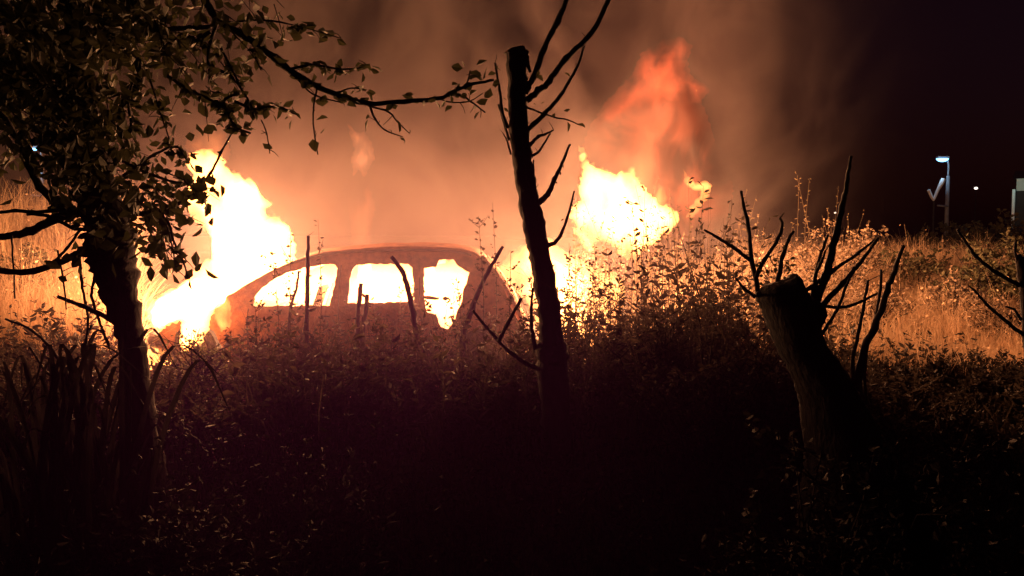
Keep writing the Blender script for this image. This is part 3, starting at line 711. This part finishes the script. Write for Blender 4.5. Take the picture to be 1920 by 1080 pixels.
# ------------------------------------------------------------------ undergrowth, grass, bushes (nobody could count these)
def field(name, mat, N, xr, yr, H, W, lean, keep=None, kindlabel=None, leafs=0, lsz=.04, lf_mat=None, hf=None, tuss=False):
    nc = N // (40 if tuss else 1); x = RN.uniform(*xr, nc); y = RN.uniform(*yr, nc); q = RN.integers(0, nc, N) if tuss else slice(None)
    sz = RN.uniform(.5, 1.5, nc)[q]; x = x[q]; y = y[q]
    if tuss: x = x + RN.normal(0, .11, N); y = y + RN.normal(0, .11, N)
    if keep is not None:
        k = keep(x, y); x, y, sz = x[k], y[k], sz[k]
    patch = np.array([noise.noise(Vector((a * .9, b * .9, 3))) for a, b in zip(x, y)])
    k = RN.uniform(-.75, .9, len(x)) < patch + .35; x, y, patch, sz = x[k], y[k], patch[k], sz[k]
    z = gzv(x, y); n = len(x)
    h = RN.uniform(*H, n) * (1 + .55 * patch)
    if tuss: h *= sz
    if hf is not None: h *= hf(x, y)
    C = np.stack([x, y, z - .01], 1); mb = MB(); mb.quads(blades(C, h, RN.uniform(*W, n), lean))
    if leafs:
        r = RN.integers(0, n, leafs); t = RN.uniform(.2, 1.05, leafs)
        P = C[r] + np.stack([RN.normal(0, .04, leafs), RN.normal(0, .04, leafs), h[r] * t], 1)
        D = np.stack([RN.normal(0, 1, leafs), RN.normal(0, 1, leafs), RN.normal(.15, .6, leafs)], 1)
        L = RN.uniform(.5, 1.3, leafs) * lsz; mb.quads(leaves(P, D, L, L * RN.uniform(.35, .6, leafs), .3))
    tag(mb.build(name, mat), kindlabel, kind='stuff')
def pxx(x, y): return 960 + F * x / y
# dense weeds between the near trees and the car
def hf_mid(x, y):
    p = pxx(x, y)
    return np.interp(p, [0, 200, 270, 420, 470, 560, 800, 880, 1000, 1120, 1200, 1330, 1450, 1560, 1700, 2000], [.65, .6, .3, .34, .6, .68, .68, .7, .75, 1.0, 1.3, 1.45, 1.2, .5, .35, .3])
def stalks(name, mat, N, xr, yr, H, per, lsz, label, hf=None, keep=None):
    """leafy upright weeds, each a wandering stem with leaves up its length"""
    x = RN.uniform(*xr, N); y = RN.uniform(*yr, N)
    if keep is not None: k = keep(x, y); x, y = x[k], y[k]
    n = len(x); h = RN.uniform(*H, n) * RN.choice([.6, .8, 1, 1.2, 1.7], n)
    if hf is not None: h *= hf(x, y)
    B = np.stack([x, y, gzv(x, y) - .01], 1); ln = np.stack([RN.normal(0, .13, n), RN.normal(0, .1, n), np.ones(n)], 1) * h[:, None]
    bend = np.stack([RN.normal(0, .06, n), RN.normal(0, .06, n), np.zeros(n)], 1); mb = MB()
    pos = lambda t, i: B[i] + ln[i] * t[:, None] + bend[i] * np.sin(np.pi * t)[:, None]
    ids = np.arange(n)
    for a in range(4):
        p0 = pos(np.full(n, a / 4), ids); p1 = pos(np.full(n, (a + 1) / 4), ids); w0 = np.array([[.0042, 0, 0]]) * (1 - a * .2); w1 = np.array([[.0042, 0, 0]]) * (1 - (a + 1) * .2) + .0004
        mb.quads(np.stack([p0 - w0, p0 + w0, p1 + w1, p1 - w1], 1))
        w0 = w0[:, [1, 0, 2]]; w1 = w1[:, [1, 0, 2]]; mb.quads(np.stack([p0 - w0, p0 + w0, p1 + w1, p1 - w1], 1))
    i = np.repeat(ids, per); t = RN.uniform(.2, 1.02, len(i)); P = pos(t, i)
    th = RN.uniform(0, 2 * np.pi, len(i)); D = np.stack([np.cos(th), np.sin(th), RN.normal(.35, .5, len(i))], 1)
    L = lsz * RN.uniform(.5, 1.4, len(i)) * (1.25 - .7 * t) * RN.uniform(.7, 1.4, n)[i]; mb.quads(leaves(P, D, L, L * RN.uniform(.28, .5, len(i)), .35))
    tag(mb.build(name, mat), label, kind='stuff')
field('undergrowth', M_weed, 11000, (-7, 6.5), (6.6, 8.6), (.3, .7), (.004, .012), .25, None, 'dense dark weeds growing in front of the burning car', 16000, .06, hf=hf_mid)
field('undergrowth', M_weed, 3200, (-5.5, 6), (6.4, 8.9), (.6, 1.3), (.006, .016), .5, None, 'long arching dark blades before the burning car', hf=hf_mid)
stalks('undergrowth', M_weed, 1900, (-6.5, 6.2), (6.6, 8.95), (.5, .95), 20, .1, 'leafy dark weeds standing in front of the burning car', hf=hf_mid)
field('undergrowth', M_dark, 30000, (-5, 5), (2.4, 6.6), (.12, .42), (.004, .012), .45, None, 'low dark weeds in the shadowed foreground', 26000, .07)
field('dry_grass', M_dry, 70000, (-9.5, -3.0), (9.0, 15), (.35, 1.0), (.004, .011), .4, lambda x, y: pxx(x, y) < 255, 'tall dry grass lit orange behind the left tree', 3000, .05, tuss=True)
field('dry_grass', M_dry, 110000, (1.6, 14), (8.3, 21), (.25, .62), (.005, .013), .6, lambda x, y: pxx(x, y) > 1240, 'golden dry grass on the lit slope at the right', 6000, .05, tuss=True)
stalks('undergrowth', M_tan, 460, (0.4, 5.4), (8.8, 11.2), (.8, 1.35), 40, .06, 'leafy weeds lit by the big flame', keep=lambda x, y: (pxx(x, y) > 1080) & (pxx(x, y) < 1620))
stalks('undergrowth', M_weed, 260, (3.2, 9.5), (7.2, 9.6), (.2, .5), 16, .07, 'scattered dark weeds at the foot of the lit slope')
stalks('undergrowth', M_weed, 160, (-7.5, -4.0), (7.8, 9.8), (.3, .7), 14, .06, 'scattered dark weeds before the lit grass at the left')

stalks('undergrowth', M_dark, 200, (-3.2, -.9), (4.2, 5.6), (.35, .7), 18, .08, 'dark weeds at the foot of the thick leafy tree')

def shrub(px, Y, wd, ht, n, label, mat=M_bush, size=.06, cat='bush', group='bushes around the field'):
    b = base(px, Y); t = thing('bush', b, label, cat, group)
    mb = MB(); arr = []
    for s in range(int(12 + wd * 8)):
        a = random.uniform(0, math.tau); r = wd / 2 * math.sqrt(random.random())
        tip = b + Vector((math.cos(a) * r, math.sin(a) * r * .8, ht * random.uniform(.55, 1.0) * (1 - .35 * (r / (wd / 2)) ** 2)))
        P = smooth_path([b + Vector((math.cos(a) * r * .3, math.sin(a) * r * .25, 0)), b.lerp(tip, .55) + Vector((random.uniform(-.08, .08), 0, .05)), tip], 5)
        mb.tube(P, [.014 - .011 * i / (len(P) - 1) for i in range(len(P))], 5); ends = [P]
        for _ in range(5):
            q = P[random.randrange(len(P) // 3, len(P))]; e = q + Vector((random.gauss(0, .14), random.gauss(0, .12), random.uniform(0, .22))); Q = [q, q.lerp(e, .5), e]; mb.tube(Q, [.005, .004, .002], 4); ends.append(Q)
        for Q in ends: twig_leaves(Q, n // 6, size, arr, drop=-.1, t0=.2, spread=.025)
    mb.build('stems', M_bark, t); leaf_mesh(arr, 'foliage', mat, t)
shrub(1535, 4.2, 1.1, 1.75, 90, 'added near black bush darkening the firelit foot of the leaning trunk', M_dark, .06)  # this bush and the next added to bury the firelit trunk foot
shrub(1680, 4.5, 1.0, 1.4, 70, 'added low near black bush darkening the right of the leaning trunk', M_dark, .06)
shrub(300, 4.8, .75, 1.0, 70, 'added dark bush covering the rim light at the foot of the thick leafy tree', M_dark, .06)  # added to cover the bright rim on the lower trunk
shrub(1335, 6.3, 1.3, 1.32, 80, 'big dark leafy bush left of the leaning trunk', M_weed, .05)
shrub(1235, 7.0, .9, 1.02, 55, 'dark bush between the pruned tree and the big bush', M_weed, .045)
shrub(1900, 34, 4.0, 1.9, 30, 'added dark far bush masking the lit post before the pale house at the right edge', M_bush, .2)  # this far bush and the next added to keep lit bases dark
shrub(1790, 38, 5.0, 1.5, 30, 'added dark far bush masking the foot of the right street lamp', M_bush, .2)
shrub(1840, 13, 2.0, 1.3, 60, 'lit grey green bush on the slope top at the far right', M_bush, .09)
shrub(1920, 12.5, 1.5, 1.3, 60, 'lit bush cut by the right edge of the picture', M_bush, .09)
shrub(1705, 15, 1.8, .75, 50, 'dim bush on the slope left of the lit grey green one', M_bush, .09)
shrub(1640, 11.5, 1.2, .8, 50, 'low tan bush right of the long bare shoots', M_tan, .06)
shrub(1780, 12.0, 1.0, .8, 50, 'low tan bush under the far street lamp', M_tan, .06)
shrub(1890, 10.5, .9, .75, 50, 'pale bush low at the right near the drooping branches', M_tan, .06)
shrub(1400, 10.5, .9, 1.2, 50, 'pale bush behind the forked shoots of the leaning trunk', M_tan, .05)
shrub(1560, 13.5, 2.2, 1.5, 60, 'tall dry bush behind the leaning trunk', M_tan, .07)
shrub(1465, 12.5, 1.6, 1.3, 50, 'dry bush left of the tallest bare shoot', M_tan, .06)
shrub(40, 11, 1.6, 1.0, 50, 'lit bush at the left edge of the picture under the crown', M_bush, .08)
shrub(375, 8.0, .55, .62, 40, 'small round lit bush under the front of the car', M_bush, .04)

# strap leaved clump at the left
def reeds():
    for (px, py, n, lb) in ((150, 760, 46, 'clump of dark folded strap leaves left of the thick trunk'), (50, 770, 22, 'thin clump of dark blades at the left edge')):
        Y = 5.2; b = base(px, Y); t = thing('reed_clump', b, lb, 'plant', 'strap leaved clumps'); mb = MB()
        for k in range(n):
            s = Vector((b.x + random.gauss(0, .15), Y + random.gauss(0, .12), b.z)); hh = random.uniform(.8, 1.7); ln = random.gauss(0, .2)
            P = smooth_path([s, s + Vector((ln * .3, random.gauss(0, .05), hh * .6)), s + Vector((ln * .9, random.gauss(0, .1), hh)), s + Vector((ln * (1.5), random.gauss(0, .12), hh * random.uniform(.6, 1.1)))], 5)
            m = len(P); V = []
            for i, p in enumerate(P):
                w_ = .017 * math.sin(math.pi * min(1, .25 + .75 * i / (m - 1)) ) + .002
                V += [p + Vector((-w_, 0, 0)), p + Vector((0, .006, 0)), p + Vector((w_, 0, 0))]
            mb.add(V, [q for i in range(m - 1) for q in ((i*3, i*3+1, i*3+4, i*3+3), (i*3+1, i*3+2, i*3+5, i*3+4))])
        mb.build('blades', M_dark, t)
reeds()
stem([(10,598),(60,620),(100,660),(130,720)], 5.4, 2, 4, 'thin stem curving down to the right at the left edge', 0, twigs=1)
stem([(55,650),(80,690),(105,730)], 5.4, 2, 3, 'short slanting stem left of the dark strap leaves', 0, twigs=1)

# ------------------------------------------------------------------ far lights
def lamp(px, py, Y, arm, label, watts, rad=.2):
    hd = at(px, py, Y); gx = hd.x + arm; b = Vector((gx, Y, gz(gx, Y))); t = thing('street_lamp', b, label, 'street lamp', 'distant street lamps')
    mb = MB(); mb.tube([b, b.lerp(Vector((gx, Y, hd.z - .6)), .5), Vector((gx, Y, hd.z - .9))], [.13, .11, .09], 10); mb.build('pole', M_pole, t, True)
    mb = MB(); P = smooth_path([Vector((gx, Y, hd.z - .9)), Vector((gx, Y, hd.z - .3)), Vector((gx - arm * .3, Y, hd.z + .1)), Vector((gx - arm * .8, Y, hd.z + .12))]); mb.tube(P, [.05] * len(P), 8); ar = mb.build('arm', M_pole, t, True); mb = MB(); mb.tube([Vector((gx, Y - .1, hd.z - 2.6)), Vector((gx - .6, Y - .1, hd.z - 2.55))], [.05, .05], 6); mb.build('bracket', M_pole, t, True)
    mb = MB(); V = [];
    mb.box(hd + Vector((0, 0, .12)), (.6, .3, .1)); hdm = mb.build('lamp_head', M_pole, t)
    mb = MB()
    for a in range(7):
        for k in range(12): th = k * math.tau / 12; ph = math.pi / 2 * a / 6; V.append(hd + Vector((math.cos(th) * math.cos(ph) * rad * 1.7, math.sin(th) * math.cos(ph) * rad, -math.sin(ph) * rad * .9 + .05)))
    mb.add(V, [(a * 12 + k, a * 12 + (k + 1) % 12, a * 12 + 12 + (k + 1) % 12, a * 12 + 12 + k) for a in range(6) for k in range(12)]); o = mb.build('bulb', emit_mat('cold_lamp_glow', (.16, .5, 1), 6), t); 
    l = bpy.data.lights.new('lamplight', 'POINT'); l.energy = watts; l.color = (.45, .75, 1); l.shadow_soft_size = .15
    q = bpy.data.objects.new('lamplight', l); q.location = hd + Vector((-.35, -.6, -.5)); COL.objects.link(q)
lamp(1767, 299, 45, .35, 'lit street lamp on a tall pole far away at the right', 45)
lamp(64, 280, 45, .4, 'lit bluish street lamp seen through the crown of the left tree', 120, .13)
def far_things():
    def turn(o, ang):
        o.rotation_euler = (0, 0, ang); return o
    Y = 44.6
    t = thing('leaning_pole', base(1750, Y), 'pale forked pole leaning beside the far street lamp', 'pole')
    mb = MB(); mb.tube([at(1769, 335, Y), at(1766, 342, Y), at(1759, 355, Y), at(1751, 374, Y)], [.12, .13, .09, .07], 8); mb.build('pole', M_white, t); mb = MB(); mb.tube([at(1751, 374, Y), at(1749, 440, Y)], [.05, .05], 8); mb.build('foot', M_tile, t)  # foot is added, coloured dark so it is lost in the night
    mb = MB(); mb.tube([at(1741, 356, Y), at(1747, 370, Y), at(1751, 376, Y)], [.09, .08, .06], 8); mb.build('brace', M_white, t)
    Y = 40; b = base(1925, Y); t = thing('house', b, 'small pale walled house lit greenish at the far right edge', 'house')
    t.location = (at(1906, 340, Y).x, Y, b.z); turn(t, -.60); x0 = t.location.x; zt = at(1906, 335, Y).z; zb = at(1906, 358, Y).z
    mb = MB(); mb.box((x0 + 2, Y + 2, (zb + b.z) / 2), (4, 4, zb - b.z)); mb.build('lower_wall', M_tile, t)
    mb = MB(); mb.box((x0 + 2, Y + 2, (zb + zt) / 2 + .003), (3.99, 3.99, zt - zb)); mb.build('upper_wall', M_wall, t)
    mb = MB(); V = [(x0 - .15, Y - .2, zt), (x0 + 4.2, Y - .2, zt), (x0 + 4.2, Y + 4.2, zt), (x0 - .15, Y + 4.2, zt), (x0 - .15, Y + 2, zt + .5), (x0 + 4.2, Y + 2, zt + .5)]; mb.add(V, [(0, 1, 5, 4), (2, 3, 4, 5), (3, 0, 4), (1, 2, 5), (3, 2, 1, 0)]); mb.build('roof', M_tile, t)
    mb = MB(); mb.box((x0 + .9, Y - .02, (zt + zb) / 2), (.7, .06, .45)); mb.build('window', emit_mat('lit_window', (.35, .9, .8), .7), t)
    mb = MB(); p = at(1901, 370, Y - .3); mb.tube([Vector((p.x, p.y, gz(p.x, p.y))), at(1901, 355, Y - .3)], [.07, .07], 8); tag(mb.build('post', M_white), 'short pale post beside the far house', 'post')
    l = bpy.data.lights.new('porch_light', 'POINT'); l.energy = 22; l.color = (.45, 1, .9); l.shadow_soft_size = .1
    q = bpy.data.objects.new('porch_light', l); q.location = at(1905, 342, Y - 1.4); COL.objects.link(q)
    for (x, y, YY, rr, lb) in ((1830, 353, 60, .10, 'tiny warm light between the street lamp and the house'), (1566, 399, 50, .05, 'tiny white light behind the tallest bare shoot')):
        c = at(x, y, YY); bb = Vector((c.x, YY, gz(c.x, YY))); t = thing('lamp_post', bb, lb, 'lamp')
        mb = MB(); mb.tube([bb, c], [.05, .04], 6); mb.build('pole', M_tile, t)
        mb = MB(); V = [c + Vector((math.cos(k * math.tau / 10) * math.cos(a) * rr * 1.5, math.sin(k * math.tau / 10) * math.cos(a) * rr, math.sin(a) * rr)) for a in (-1.4, -.8, 0, .8, 1.4) for k in range(10)]
        mb.add(V, [(a * 10 + k, a * 10 + (k + 1) % 10, a * 10 + 10 + (k + 1) % 10, a * 10 + 10 + k) for a in range(4) for k in range(10)]); mb.build('bulb', emit_mat('small_glow', (1, .85, .75), 2.0), t)
far_things()
